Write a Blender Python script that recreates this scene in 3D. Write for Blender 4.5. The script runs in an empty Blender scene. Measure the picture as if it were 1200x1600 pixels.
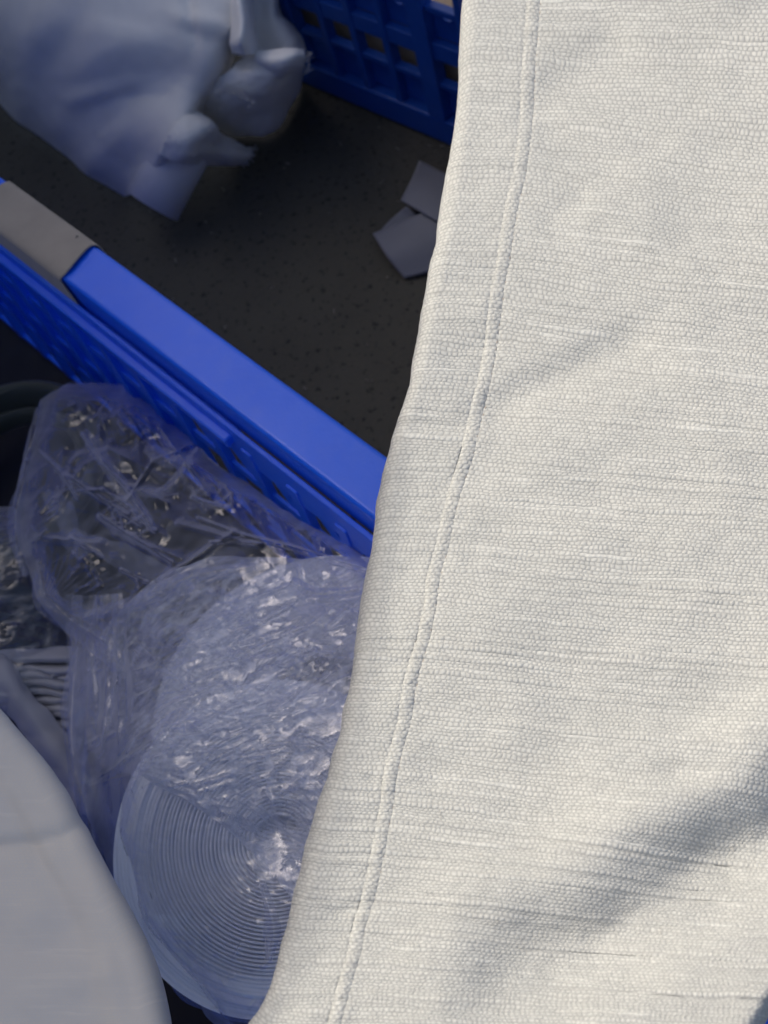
import bpy, bmesh, math, random
import numpy as np
from mathutils import Vector, Matrix
random.seed(7); rng = np.random.RandomState(11)
S = bpy.context.scene; COL = S.collection

# ------------------------------------------------------------------ camera
TILT, ROLL, CAM = math.radians(29.944), math.radians(-23.895), np.array([0., 0., 1.])
def _rx(a): c, s = math.cos(a), math.sin(a); return np.array([[1, 0, 0], [0, c, -s], [0, s, c]])
def _rz(a): c, s = math.cos(a), math.sin(a); return np.array([[c, -s, 0], [s, c, 0], [0, 0, 1]])
RM = _rx(TILT) @ _rz(ROLL)
cd = bpy.data.cameras.new('camera'); cam = bpy.data.objects.new('camera', cd); COL.objects.link(cam)
cam.matrix_world = Matrix.Translation(CAM.tolist()) @ Matrix([list(r) for r in RM]).to_4x4()
cd.sensor_fit = 'VERTICAL'; cd.sensor_height = 24; cd.lens = 22.5; cd.clip_start = 0.01; cd.clip_end = 200
cd.dof.use_dof = True; cd.dof.focus_distance = 0.56; cd.dof.aperture_fstop = 6.2
S.camera = cam

# ------------------------------------------------------------------ light
SUN_EL = math.radians(42); SUN_DIR = np.array([-0.644, 0.765]); SUN_DIR /= np.linalg.norm(SUN_DIR)
world = bpy.data.worlds.new('World'); S.world = world; world.use_nodes = True
wn = world.node_tree.nodes; wl = world.node_tree.links
sky = wn.new('ShaderNodeTexSky'); sky.sky_type = 'NISHITA'; sky.sun_disc = False
sky.sun_elevation = SUN_EL; sky.sun_rotation = math.atan2(SUN_DIR[0], SUN_DIR[1])
sky.air_density = .55; sky.dust_density = 4.0; sky.ozone_density = 1.0
bg = wn['Background']; wl.new(sky.outputs[0], bg.inputs[0]); bg.inputs[1].default_value = 0.15
sd = bpy.data.lights.new('sun', 'SUN'); sd.energy = 2.0; sd.angle = math.radians(.6); sd.color = (1, .955, .89)
sun = bpy.data.objects.new('sun', sd); COL.objects.link(sun)
v = Vector((SUN_DIR[0]*math.cos(SUN_EL), SUN_DIR[1]*math.cos(SUN_EL), math.sin(SUN_EL)))
sun.rotation_euler = v.to_track_quat('Z', 'Y').to_euler()
S.view_settings.view_transform = 'Standard'; S.view_settings.look = 'None'
S.view_settings.exposure = 0.42; S.view_settings.gamma = 1
S.cycles.transparent_max_bounces = 24; S.cycles.max_bounces = 10

# ------------------------------------------------------------------ helpers
def P(px, py, z):
    """point at height z that stands where the photo's pixel (px, py) looks"""
    px, py, z = np.broadcast_arrays(np.asarray(px, float), np.asarray(py, float), np.asarray(z, float))
    d = np.stack([px-600, 800-py, np.full(px.shape, -1500.)], -1) @ RM.T
    k = (z-CAM[2])/d[..., 2]
    return CAM + d*k[..., None]
def tag(o, label=None, cat=None, group=None, kind=None):
    if label: o['label'] = label
    if cat: o['category'] = cat
    if group: o['group'] = group
    if kind: o['kind'] = kind
    return o
def link(name, me, mat=None, parent=None, smooth=True):
    if mat is not None: me.materials.append(mat)
    if smooth: me.polygons.foreach_set('use_smooth', [True]*len(me.polygons))
    o = bpy.data.objects.new(name, me); COL.objects.link(o)
    if parent: o.parent = parent
    return o
def empty(name, loc=(0, 0, 0)):
    o = bpy.data.objects.new(name, None); COL.objects.link(o); o.location = loc; o.empty_display_size = .05
    return o
def put(o, parent):
    """parent without moving"""
    o.parent = parent; o.matrix_parent_inverse = Matrix.Translation(-parent.location)
    return o
def grid_mesh(name, V, UV=None, mask=None, close_u=False):
    n, m = V.shape[:2]
    idx = np.arange(n*m).reshape(n, m)
    if close_u: a = idx; b = np.roll(idx, -1, 1); q = np.stack([a[:-1], b[:-1], b[1:], a[1:]], -1)
    else: q = np.stack([idx[:-1, :-1], idx[:-1, 1:], idx[1:, 1:], idx[1:, :-1]], -1)
    q = q.reshape(-1, 4)
    if mask is not None: q = q[mask.reshape(-1)]
    me = bpy.data.meshes.new(name)
    vv = V.reshape(-1, 3)
    used = np.unique(q); remap = -np.ones(n*m, int); remap[used] = np.arange(len(used))
    q = remap[q]; vv = vv[used]
    me.vertices.add(len(vv)); me.vertices.foreach_set('co', vv.ravel())
    me.loops.add(q.size); me.loops.foreach_set('vertex_index', q.ravel())
    me.polygons.add(len(q)); me.polygons.foreach_set('loop_start', np.arange(0, q.size, 4))
    me.polygons.foreach_set('loop_total', np.full(len(q), 4))
    me.update(calc_edges=True)
    if UV is not None:
        uv = UV.reshape(-1, 2)[used][q.ravel()]
        l = me.uv_layers.new(name='UVMap'); l.data.foreach_set('uv', uv.ravel())
    me.validate()
    return me
def raw_mesh(name, vs, fs):
    me = bpy.data.meshes.new(name); me.from_pydata([tuple(map(float, v)) for v in vs], [], fs); me.update(); return me
_perm = rng.randint(0, 1 << 30, (3, 4096))
def vnoise(x, y, seed=0):
    """smooth value noise -1..1"""
    xi = np.floor(x).astype(np.int64); yi = np.floor(y).astype(np.int64); fx = x-xi; fy = y-yi
    fx = fx*fx*(3-2*fx); fy = fy*fy*(3-2*fy)
    def h(a, b):
        k = (a*73856093) ^ (b*19349663) ^ (seed*83492791+12345)
        k = (k ^ (k >> 13))*1274126177 & 0x7fffffff
        return ((k ^ (k >> 16)) & 0xffff)/32767.5-1
    return ((h(xi, yi)*(1-fx)+h(xi+1, yi)*fx)*(1-fy)+(h(xi, yi+1)*(1-fx)+h(xi+1, yi+1)*fx)*fy)
def fbm(x, y, o=4, seed=0, gain=.5):
    r = 0; a = 1; t = 0
    for i in range(o): r = r+a*vnoise(x*2**i+i*17.3, y*2**i-i*9.1, seed+i); t += a; a *= gain
    return r/t
def crumple(x, y, seed, k=7, warp=.35):
    """sum of warped triangle folds plus faceted cells: creased film, unit wavelength"""
    r = np.random.RandomState(seed)
    wx = x+warp*fbm(x*.7, y*.7, 3, seed+5); wy = y+warp*fbm(x*.7+31, y*.7+7, 3, seed+6)
    z = 0
    for i in range(k):
        a = r.rand()*math.pi; f = .5+1.6*r.rand(); ph = r.rand()
        t = (wx*math.cos(a)+wy*math.sin(a))*f+ph
        tri = np.abs(t-np.floor(t)-.5)*2
        m = .5+.5*vnoise(x*.8+i*5, y*.8-i*3, seed+50+i)
        z = z+(tri-.5)*m/f
    return z/2.2
def facets(x, y, seed, n_per=1.0):
    """piecewise tilted cells with sharp valleys (max of tilted planes round jittered seeds)"""
    x, y = .83*x+.56*y+seed*.37, -.56*x+.83*y-seed*.21
    best = np.full(x.shape, -1e9)
    xi = np.floor(x).astype(np.int64); yi = np.floor(y).astype(np.int64)
    def h(a, b, s):
        k = (a*73856093) ^ (b*19349663) ^ (s*83492791+seed*7919)
        k = (k ^ (k >> 13))*1274126177 & 0x7fffffff
        return ((k ^ (k >> 16)) & 0xffff)/65535.
    for dx in (-2, -1, 0, 1, 2):
        for dy in (-2, -1, 0, 1, 2):
            a = xi+dx; b = yi+dy
            ddx = x-a-h(a, b, 1); ddy = y-b-h(a, b, 2)
            val = .25*h(a, b, 3)+(h(a, b, 4)-.5)*1.0*ddx+(h(a, b, 5)-.5)*1.0*ddy-.85*np.sqrt(ddx*ddx+ddy*ddy+1e-4)
            best = np.maximum(best, val)
    return best
def cr(c, t):
    """Catmull-Rom through rows of c at t in 0..len-1"""
    n = len(c); i = np.clip(np.floor(t).astype(int), 0, n-2); f = (t-i)[:, None] if c.ndim == 2 else (t-i)[:, None, None]
    g = lambda k: c[np.clip(k, 0, n-1)]
    p0, p1, p2, p3 = g(i-1), g(i), g(i+1), g(i+2)
    p0 = np.where((i == 0).reshape(f.shape), 2*p1-p2, p0); p3 = np.where((i == n-2).reshape(f.shape), 2*p2-p1, p3)
    return .5*((2*p1)+(-p0+p2)*f+(2*p0-5*p1+4*p2-p3)*f**2+(-p0+3*p1-3*p2+p3)*f**3)
def patch(ctrl, nr, nc):
    """ctrl rows of (px, py, z) -> smooth world grid nr x nc (and the pixel coordinates)"""
    c = np.array(ctrl, float)
    r = cr(c, np.linspace(0, len(c)-1, nr)); r = cr(r.transpose(1, 0, 2), np.linspace(0, c.shape[1]-1, nc)).transpose(1, 0, 2)
    return r
def normals(V):
    du = np.gradient(V, axis=1); dv = np.gradient(V, axis=0); n = np.cross(du, dv)
    n /= np.linalg.norm(n, axis=-1, keepdims=True)+1e-12
    if n[..., 2].mean() < 0: n = -n
    return n
def curve(pts, y):
    p = np.array(pts, float); return np.interp(y, p[:, 0], p[:, 1])
def smooth_curve(pts, y):
    p = np.array(pts, float); t = np.interp(y, p[:, 0], np.arange(len(p)))
    return cr(p[:, 1:2], t.ravel())[:, 0].reshape(y.shape)
def solid(o, th, off=-1):
    m = o.modifiers.new('thickness', 'SOLIDIFY'); m.thickness = th; m.offset = off; return o
def tube_mesh(name, pts, r, seg=8, mat=None, parent=None):
    pts = [Vector(p) for p in pts]; vs = []; fs = []
    for i, p in enumerate(pts):
        t = (pts[min(i+1, len(pts)-1)]-pts[max(i-1, 0)]).normalized()
        a = t.cross(Vector((0, 0, 1)) if abs(t.z) < .9 else Vector((1, 0, 0))).normalized(); b = t.cross(a)
        rr = r[i] if isinstance(r, (list, tuple)) else r
        for k in range(seg):
            w = 2*math.pi*k/seg; vs.append(p+(a*math.cos(w)+b*math.sin(w))*rr)
    for i in range(len(pts)-1):
        for k in range(seg): fs.append((i*seg+k, i*seg+(k+1) % seg, (i+1)*seg+(k+1) % seg, (i+1)*seg+k))
    fs.append(tuple(range(seg))[::-1]); fs.append(tuple((len(pts)-1)*seg+k for k in range(seg)))
    return raw_mesh(name, vs, fs)

# ------------------------------------------------------------------ materials
class NT:
    def __init__(s, name):
        s.m = bpy.data.materials.new(name); s.m.use_nodes = True; s.t = s.m.node_tree; s.n = s.t.nodes; s.l = s.t.links
        s.b = s.n['Principled BSDF']; s.out = s.n['Material Output']
    def new(s, ty, **k):
        n = s.n.new(ty)
        for a, b in k.items(): setattr(n, a, b)
        return n
    def set(s, sock, v):
        if hasattr(v, 'is_linked') or isinstance(v, bpy.types.NodeSocket): s.l.new(v, sock)
        else: sock.default_value = v
    def math(s, op, a, b=0., c=None, clamp=False):
        n = s.new('ShaderNodeMath', operation=op, use_clamp=clamp)
        s.set(n.inputs[0], a); s.set(n.inputs[1], b)
        if c is not None: s.set(n.inputs[2], c)
        return n.outputs[0]
    def noise(s, vec, scale, detail=3, rough=.5, dist=0, out=0):
        n = s.new('ShaderNodeTexNoise'); s.l.new(vec, n.inputs['Vector'])
        n.inputs['Scale'].default_value = scale; n.inputs['Detail'].default_value = detail
        n.inputs['Roughness'].default_value = rough; n.inputs['Distortion'].default_value = dist
        return n.outputs[out]
    def ramp(s, f, stops):
        n = s.new('ShaderNodeValToRGB'); s.l.new(f, n.inputs[0]); e = n.color_ramp.elements
        while len(e) < len(stops): e.new(.5)
        for i, (p, c) in enumerate(stops): e[i].position = p; e[i].color = (*c, 1) if len(c) == 3 else c
        return n.outputs[0]
    def mixc(s, f, a, b, mode='MIX'):
        n = s.new('ShaderNodeMix', data_type='RGBA', blend_type=mode)
        s.set(n.inputs[0], f)
        for i, v in ((6, a), (7, b)):
            if isinstance(v, tuple): n.inputs[i].default_value = (*v, 1)
            else: s.l.new(v, n.inputs[i])
        return n.outputs[2]
    def bump(s, h, strength, dist, normal=None):
        n = s.new('ShaderNodeBump'); s.l.new(h, n.inputs['Height']); n.inputs['Strength'].default_value = strength
        n.inputs['Distance'].default_value = dist
        if normal is not None: s.l.new(normal, n.inputs['Normal'])
        return n.outputs[0]
    def obj(s): return s.new('ShaderNodeTexCoord').outputs['Object']
    def mapped(s, vec, scale):
        n = s.new('ShaderNodeMapping'); s.l.new(vec, n.inputs[0]); n.inputs['Scale'].default_value = scale; return n.outputs[0]
def weave_mat(name, col, col2, gap, strength, dist, slub=1.0, sheen=.15):
    """staggered plain weave with slub yarns; UV units = yarns"""
    t = NT(name)
    uv = t.new('ShaderNodeUVMap').outputs[0]
    nz = t.new('ShaderNodeTexNoise'); t.l.new(uv, nz.inputs['Vector']); nz.inputs['Scale'].default_value = .33; nz.inputs['Detail'].default_value = 2
    nz2 = t.new('ShaderNodeTexNoise'); t.l.new(t.mapped(uv, (.05, .16, 1)), nz2.inputs['Vector']); nz2.inputs['Scale'].default_value = 1; nz2.inputs['Detail'].default_value = 2
    sp = t.new('ShaderNodeSeparateXYZ'); t.l.new(uv, sp.inputs[0])
    s1 = t.new('ShaderNodeSeparateColor'); t.l.new(nz.outputs['Color'], s1.inputs[0])
    s2 = t.new('ShaderNodeSeparateColor'); t.l.new(nz2.outputs['Color'], s2.inputs[0])
    u = t.math('ADD', sp.outputs[0], t.math('MULTIPLY', t.math('SUBTRACT', s1.outputs[0], .5), 1.5))
    vv = t.math('ADD', sp.outputs[1], t.math('ADD', t.math('MULTIPLY', t.math('SUBTRACT', s1.outputs[1], .5), .9),
                                             t.math('MULTIPLY', t.math('SUBTRACT', s2.outputs[0], .5), 3.0)))
    row = t.math('FLOOR', vv)
    wn_ = t.new('ShaderNodeTexWhiteNoise', noise_dimensions='1D'); t.l.new(row, wn_.inputs['W'])
    u = t.math('ADD', u, t.math('ADD', t.math('MULTIPLY', row, .5), t.math('MULTIPLY', wn_.outputs[0], .35)))
    # slubs: per-row, long stretches where the yarn is fat
    cb = t.new('ShaderNodeCombineXYZ'); t.l.new(t.math('MULTIPLY', sp.outputs[0], .035), cb.inputs[0]); t.l.new(t.math('MULTIPLY', row, 3.37), cb.inputs[1])
    sl = t.noise(cb.outputs[0], 1.0, 2, .6)
    sl = t.math('MULTIPLY', t.math('SUBTRACT', sl, .54), 8.0, clamp=True)
    cb2 = t.new('ShaderNodeCombineXYZ'); t.l.new(t.math('MULTIPLY', sp.outputs[0], .013), cb2.inputs[0]); t.l.new(t.math('MULTIPLY', vv, .21), cb2.inputs[1])
    patch_ = t.math('MULTIPLY', t.math('SUBTRACT', t.noise(cb2.outputs[0], 1.0, 2, .6), .42), 5.0, clamp=True)
    sl = t.math('MULTIPLY', sl, t.math('ADD', t.math('MULTIPLY', patch_, .75), .25))
    su = t.math('ABSOLUTE', t.math('SINE', t.math('MULTIPLY', u, math.pi)))
    sv = t.math('ABSOLUTE', t.math('SINE', t.math('MULTIPLY', vv, math.pi)))
    su = t.math('POWER', su, .55); sv = t.math('POWER', sv, .6)
    su = t.math('MAXIMUM', su, t.math('MULTIPLY', sl, .82))
    bead = t.math('MULTIPLY', su, sv)
    cell = t.new('ShaderNodeCombineXYZ'); t.l.new(t.math('FLOOR', u), cell.inputs[0]); t.l.new(row, cell.inputs[1])
    wc = t.new('ShaderNodeTexWhiteNoise', noise_dimensions='2D'); t.l.new(cell.outputs[0], wc.inputs['Vector'])
    amp = t.math('ADD', .62, t.math('MULTIPLY', wc.outputs[0], .5))
    fib = t.noise(uv, 3.1, 3, .7)
    h = t.math('ADD', t.math('MULTIPLY', bead, t.math('ADD', amp, t.math('MULTIPLY', sl, .8*slub))), t.math('MULTIPLY', fib, .28))
    lo = t.noise(uv, .045, 3, .6)
    c = t.mixc(t.ramp(lo, [(.35, (0, 0, 0)), (.65, (1, 1, 1))]), col, col2)
    c = t.mixc(t.math('MULTIPLY', t.math('SUBTRACT', 1, bead), .75, clamp=True), c, gap)  # shade in the gaps between yarns is put into the colour
    hi = tuple(min(1, x*1.12) for x in col)
    c = t.mixc(t.math('MULTIPLY', sl, .5), c, hi)
    c = t.mixc(t.math('MULTIPLY', wc.outputs[0], .22), c, gap)
    t.l.new(c, t.b.inputs['Base Color']); t.b.inputs['Roughness'].default_value = .82
    t.b.inputs['Sheen Weight'].default_value = sheen; t.b.inputs['Specular IOR Level'].default_value = .3
    t.l.new(t.bump(h, strength, dist), t.b.inputs['Normal'])
    return t.m
M = {}
M['cream'] = weave_mat('cream_weave', (.725, .71, .62), (.665, .655, .575), (.36, .35, .31), .5, .0008)
M['greige'] = weave_mat('beige_weave', (.68, .635, .55), (.64, .60, .53), (.62, .61, .57), .15, .0002, .6)
def fabric_mat(name, col, rough=.75, weave=900, b=.0003, lo=.12):
    t = NT(name); o = t.obj()
    n = t.noise(o, 14, 4, .6); c = t.mixc(n, tuple(x*(1-lo) for x in col), tuple(min(1, x*(1+lo)) for x in col))
    t.l.new(c, t.b.inputs['Base Color']); t.b.inputs['Roughness'].default_value = rough
    t.b.inputs['Sheen Weight'].default_value = .2; t.b.inputs['Specular IOR Level'].default_value = .35
    f = t.math('ADD', t.noise(o, weave, 2, .6), t.math('MULTIPLY', t.noise(o, 60, 3, .6), 1.5))
    t.l.new(t.bump(f, .5, b), t.b.inputs['Normal']); return t.m
M['grey_satin'] = fabric_mat('grey_satin', (.84, .82, .78), .6)
M['roll'] = fabric_mat('white_webbing', (.84, .86, .93), .7)
M['tube'] = fabric_mat('white_card_tube', (.74, .74, .75), .6)
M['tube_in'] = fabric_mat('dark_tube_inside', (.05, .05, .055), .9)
M['strip'] = fabric_mat('grey_webbing', (.22, .225, .25), .8)
M['pleat'] = fabric_mat('grey_lilac_cloth', (.40, .40, .43), .8)
M['olive'] = fabric_mat('olive_sleeve', (.055, .065, .05), .5)
M['tape'] = fabric_mat('grey_brown_felt', (.36, .31, .255), .9, 700, .0005, .25)
M['black'] = fabric_mat('black_shade', (.012, .012, .013), .75)
M['card'] = fabric_mat('brown_card', (.55, .40, .24), .9)
M['stitch'] = fabric_mat('stitch_thread', (.46, .40, .32), .7, 2500, .0001)
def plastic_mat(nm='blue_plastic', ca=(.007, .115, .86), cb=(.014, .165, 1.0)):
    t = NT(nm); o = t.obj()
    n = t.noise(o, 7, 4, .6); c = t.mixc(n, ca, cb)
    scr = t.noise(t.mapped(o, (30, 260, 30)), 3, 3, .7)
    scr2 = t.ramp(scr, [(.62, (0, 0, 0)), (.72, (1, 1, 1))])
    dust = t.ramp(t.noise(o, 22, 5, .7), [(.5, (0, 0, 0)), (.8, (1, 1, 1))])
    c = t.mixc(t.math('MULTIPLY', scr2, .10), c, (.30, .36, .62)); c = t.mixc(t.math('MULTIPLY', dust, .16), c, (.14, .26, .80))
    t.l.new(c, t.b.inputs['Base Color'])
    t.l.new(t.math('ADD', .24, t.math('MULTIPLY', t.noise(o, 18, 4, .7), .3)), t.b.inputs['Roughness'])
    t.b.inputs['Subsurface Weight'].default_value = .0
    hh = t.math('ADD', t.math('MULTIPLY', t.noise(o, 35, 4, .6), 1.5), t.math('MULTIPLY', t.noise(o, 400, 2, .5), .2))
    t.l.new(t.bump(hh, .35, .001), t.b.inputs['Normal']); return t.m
M['blue'] = plastic_mat(); M['blue_shade'] = plastic_mat('shaded_blue_plastic', (.010, .075, .36), (.016, .10, .46))  # far crate's copy of the blue, with its shade put into the colour
def ground_mat():
    t = NT('dark_ground'); o = t.obj()
    n = t.noise(o, 5, 5, .6); c = t.mixc(n, (.062, .058, .046), (.115, .110, .085))
    g = t.ramp(t.noise(o, 170, 3, .7), [(.42, (0, 0, 0)), (.66, (1, 1, 1))])
    c = t.mixc(t.math('MULTIPLY', g, .5), c, (.11, .095, .065))
    g2 = t.ramp(t.noise(o, 95, 2, .7), [(.33, (1, 1, 1)), (.40, (0, 0, 0))])
    c = t.mixc(t.math('MULTIPLY', g2, .8), c, (.006, .006, .006))
    t.l.new(c, t.b.inputs['Base Color']); t.b.inputs['Roughness'].default_value = .9
    t.l.new(t.bump(t.math('ADD', t.noise(o, 170, 4, .7), t.noise(o, 30, 2)), .8, .004), t.b.inputs['Normal']); return t.m
M['ground'] = ground_mat()
def wall_mat():
    t = NT('grey_render'); o = t.obj(); n = t.noise(o, 3, 6, .6)
    t.l.new(t.mixc(n, (.30, .30, .29), (.42, .41, .39)), t.b.inputs['Base Color']); t.b.inputs['Roughness'].default_value = .95
    t.l.new(t.bump(t.noise(o, 60, 4, .6), .5, .004), t.b.inputs['Normal']); return t.m
M['shade_wall'] = wall_mat()
def film_mat(name, milk, fA, milk2, tint=(.72, .74, .83), rough=.16, gloss=1.0, pat=26, f0=.12, bs=.6, streak=0., sc=70):
    t = NT(name)
    for n in list(t.n):
        if n != t.out: t.n.remove(n)
    o = t.obj()
    tr = t.new('ShaderNodeBsdfTransparent'); tr.inputs[0].default_value = (.97, .975, .99, 1)
    df = t.new('ShaderNodeBsdfDiffuse'); df.inputs[0].default_value = (*tint, 1)
    tl = t.new('ShaderNodeBsdfTranslucent'); tl.inputs[0].default_value = (*tint, 1)
    gl = t.new('ShaderNodeBsdfGlossy'); gl.inputs['Roughness'].default_value = rough; gl.inputs[0].default_value = (1, 1, 1, 1)
    stn = t.noise(t.mapped(o, (.16, 1., .8)), 210, 3, .55, 1.2)
    bp = t.bump(t.math('ADD', t.noise(o, sc, 4, .55, 2.0), t.math('MULTIPLY', stn, streak)), bs, .0028)
    for n in (gl, df): t.l.new(bp, n.inputs['Normal'])
    lw = t.new('ShaderNodeLayerWeight'); lw.inputs[0].default_value = .35
    lw.inputs[0].default_value = .5
    f2 = t.math('POWER', lw.outputs['Facing'], 2.0)
    lw2 = t.new('ShaderNodeLayerWeight'); lw2.inputs[0].default_value = .5; t.l.new(bp, lw2.inputs['Normal'])
    ns = t.ramp(t.noise(t.mapped(o, (1, 1, .6)), pat, 5, .62, 2.2), [(.46, (0, 0, 0)), (.66, (1, 1, 1))])
    stm = t.math('MULTIPLY', t.math('SUBTRACT', stn, .5), streak*.9)
    fac = t.math('ADD', t.math('ADD', milk, stm), t.math('ADD', t.math('MULTIPLY', f2, fA), t.math('MULTIPLY', ns, milk2)), clamp=True)
    mx0 = t.new('ShaderNodeMixShader'); mx0.inputs[0].default_value = .35; t.l.new(df.outputs[0], mx0.inputs[1]); t.l.new(tl.outputs[0], mx0.inputs[2])
    mx = t.new('ShaderNodeMixShader'); t.l.new(fac, mx.inputs[0]); t.l.new(tr.outputs[0], mx.inputs[1]); t.l.new(mx0.outputs[0], mx.inputs[2])
    fr = t.math('ADD', f0, t.math('MULTIPLY', t.math('POWER', lw2.outputs['Facing'], 4.0), .5))
    mg = t.new('ShaderNodeMixShader'); t.l.new(t.math('MULTIPLY', fr, gloss, clamp=True), mg.inputs[0])
    t.l.new(mx.outputs[0], mg.inputs[1]); t.l.new(gl.outputs[0], mg.inputs[2]); t.l.new(mg.outputs[0], t.out.inputs[0])
    return t.m
M['film'] = film_mat('clear_film', .015, .9, .13, rough=.045, gloss=1.3, pat=15, f0=.062, bs=.22, sc=45)
M['film_milky'] = film_mat('milky_film', .26, .8, .45, tint=(.74, .78, .87), rough=.16, gloss=.8, f0=.05, bs=.4, streak=.8)
M['film_crease'] = film_mat('creased_film', .02, .75, .12, rough=.06, gloss=1.5, pat=30, f0=.06)

# ------------------------------------------------------------------ ground and an unseen added shading wall
o = link('ground', raw_mesh('ground', [(-30, -30, 0), (30, -30, 0), (30, 30, 0), (-30, 30, 0)], [(0, 1, 2, 3)]), M['ground'], smooth=False); tag(o, kind='structure')
ed = np.array([.447, .894]); en = np.array([-.894, .447])       # along / away from the cream cloth's left edge
base = np.array([-.11, .04])+en*.020
WD = 1.45
across = SUN_DIR@en
WH = .535+WD/across*math.tan(SUN_EL)  # height of the added blocker, so its shadow ends at the cream edge
w0 = base+en*WD-ed*2.2; w1 = base+en*WD+ed*6.5
th = en*.2
q = [w0, w1, w1+th, w0+th]
bm = bmesh.new()
lo_ = [bm.verts.new((a[0], a[1], -.02)) for a in q]; hi_ = [bm.verts.new((a[0], a[1], WH)) for a in q]
bm.faces.new(hi_); bm.faces.new(lo_[::-1])
for i in range(4): bm.faces.new((lo_[i], lo_[(i+1) % 4], hi_[(i+1) % 4], hi_[i]))
me = bpy.data.meshes.new('shade_wall'); bm.to_mesh(me); bm.free()
o = link('shade_wall', me, M['shade_wall'], smooth=False); tag(o, 'added unseen grey wall shading the crates, beside the frame', 'shade_wall')

# ------------------------------------------------------------------ cream fabric
LE = [(-260, 738), (-100, 728), (0, 722), (100, 713), (240, 700), (370, 680), (490, 656), (600, 633), (650, 618), (710, 600), (760, 591), (820, 583), (930, 572), (1060, 556),
      (1200, 530), (1330, 500), (1460, 466), (1560, 436), (1592, 420), (1640, 395), (1720, 370)]
SE = [(-260, 875), (-100, 855), (0, 845), (87, 838), (162, 832), (217, 827), (271, 819), (333, 808), (400, 796), (479, 783), (560, 770), (610, 761), (650, 752), (700, 740), (740, 727), (800, 711), (883, 693), (960, 678), (1011, 667), (1069, 652), (1104, 644), (1200, 622), (1327, 600), (1387, 587), (1460, 567), (1597, 533), (1720, 512)]
CZ = .52
rows = np.linspace(-260, 1700, 1150)
# columns: along pixel offset from the seam, dense round the seam
offs = np.concatenate([np.linspace(-1, -.17, 40)[:-1], np.linspace(-.17, .12, 46)])          # fraction of the strip left of the seam
right = np.concatenate([np.linspace(0.12, 60/130., 10)[1:], np.linspace(60/130., 6.6, 150)[1:]])
cols = np.concatenate([offs, right])
Y0, Cc = np.meshgrid(rows, cols, indexing='ij')
le = smooth_curve(LE, Y0)+29*(1-np.clip((Y0-850)/750, 0, .75)); se = smooth_curve(SE, Y0)
wl_ = se-le
px = np.where(Cc < 0, se+Cc*wl_, se+Cc*130)
# the weft runs slightly down to the right
slp = smooth_curve([(-260, 0.), (0, .0), (90, .05), (250, .13), (550, .125), (800, .08), (1000, .09), (1250, .125), (1450, .08), (1700, .02)], Y0)
py = Y0+np.where(Cc < 0, (px-se)*.03, (px-se)*slp-np.clip((px-se-250)/420., 0, 9)**2*6)
# bottom hem sweeps up at the right corner
endy = 1690-170*np.clip((px-1060)/150, 0, 3)**1.6
over = np.clip(py-endy, 0, None)
def bell(d, w): return np.exp(-(d/w)**2)
def sig(d, w): return 1/(1+np.exp(-np.clip(d/w, -30, 30)))
def fold_height(px, py, se):
    z = np.zeros(px.shape)
    # main drop: a trough line running from upper right to lower left
    def line(x0, y0, x1, y1):
        L = math.hypot(x1-x0, y1-y0); tx, ty = (x1-x0)/L, (y1-y0)/L
        return (px-x0)*tx+(py-y0)*ty, (px-x0)*(-ty)+(py-y0)*tx, L      # along, across (positive = lower right when going up-right)
    a, d, L = line(735, 1560, 1230, 1205)
    bend = 22*np.sin(a/110.+.6)+10*np.sin(a/53.)
    m = sig(a-30, 50)
    w2_ = 1+.35*vnoise(px/120, py/120, 555)
    z += -.0165*sig(d+bend, 30*w2_)*m + .015*sig(d+bend-118, 36)*m + .004*bell(d+bend+75, 60)*m + .0012*fbm(px/70, py/55, 3, 560)*bell(d+bend-20, 90)
    a, d, L = line(960, 1330, 1230, 1255)
    z += -.006*sig(d+6*np.sin(a/40.), 16)*sig(a-20, 40)+.006*sig(d-75, 30)*sig(a-20, 40)
    a, d, L = line(1010, 1200, 1130, 1190)
    z += -.0035*bell(d-14, 26)*bell(a-60, 80)
    # dimples by the seam
    for (x0, y0, x1, y1, amp, w) in ((790, 600, 960, 520, .0060, 24), (830, 140, 930, 60, .0042, 30), (850, 330, 900, 300, .0022, 16), (880, 590, 1010, 560, .0015, 26),
                                     (700, 80, 790, 130, .002, 22), (700, 545, 760, 520, .002, 18), (640, 655, 705, 662, .0022, 7), (615, 745, 690, 765, .0014, 9),
                                     (640, 880, 690, 872, .0012, 9), (610, 1000, 665, 985, .0012, 10), (770, 820, 980, 905, .0016, 30), (800, 1010, 1050, 1080, .0022, 34),
                                     (690, 1180, 820, 1190, .0018, 24), (620, 1390, 760, 1440, .0018, 22), (860, 760, 1100, 740, .0016, 34), (1000, 420, 1200, 450, .0016, 38),
                                     (940, 230, 1180, 215, .0016, 34), (580, 1210, 620, 1200, .0012, 9), (520, 1420, 580, 1400, .0012, 9), (815, 365, 880, 372, .0012, 7)):
        a, d, L = line(x0, y0, x1, y1)
        e = np.clip(np.minimum(a, L-a), -200, 0); m = np.exp(-(e/(L*.3))**2)
        z += amp*(-sig(d, w*.45)+sig(d-w*1.6, w*.75))*m
    z += .0040*fbm(px/260, py/210, 3, 3)+.0006*fbm(px/60, py/38, 3, 9)
    return z
dz = fold_height(px, py, se)
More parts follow.
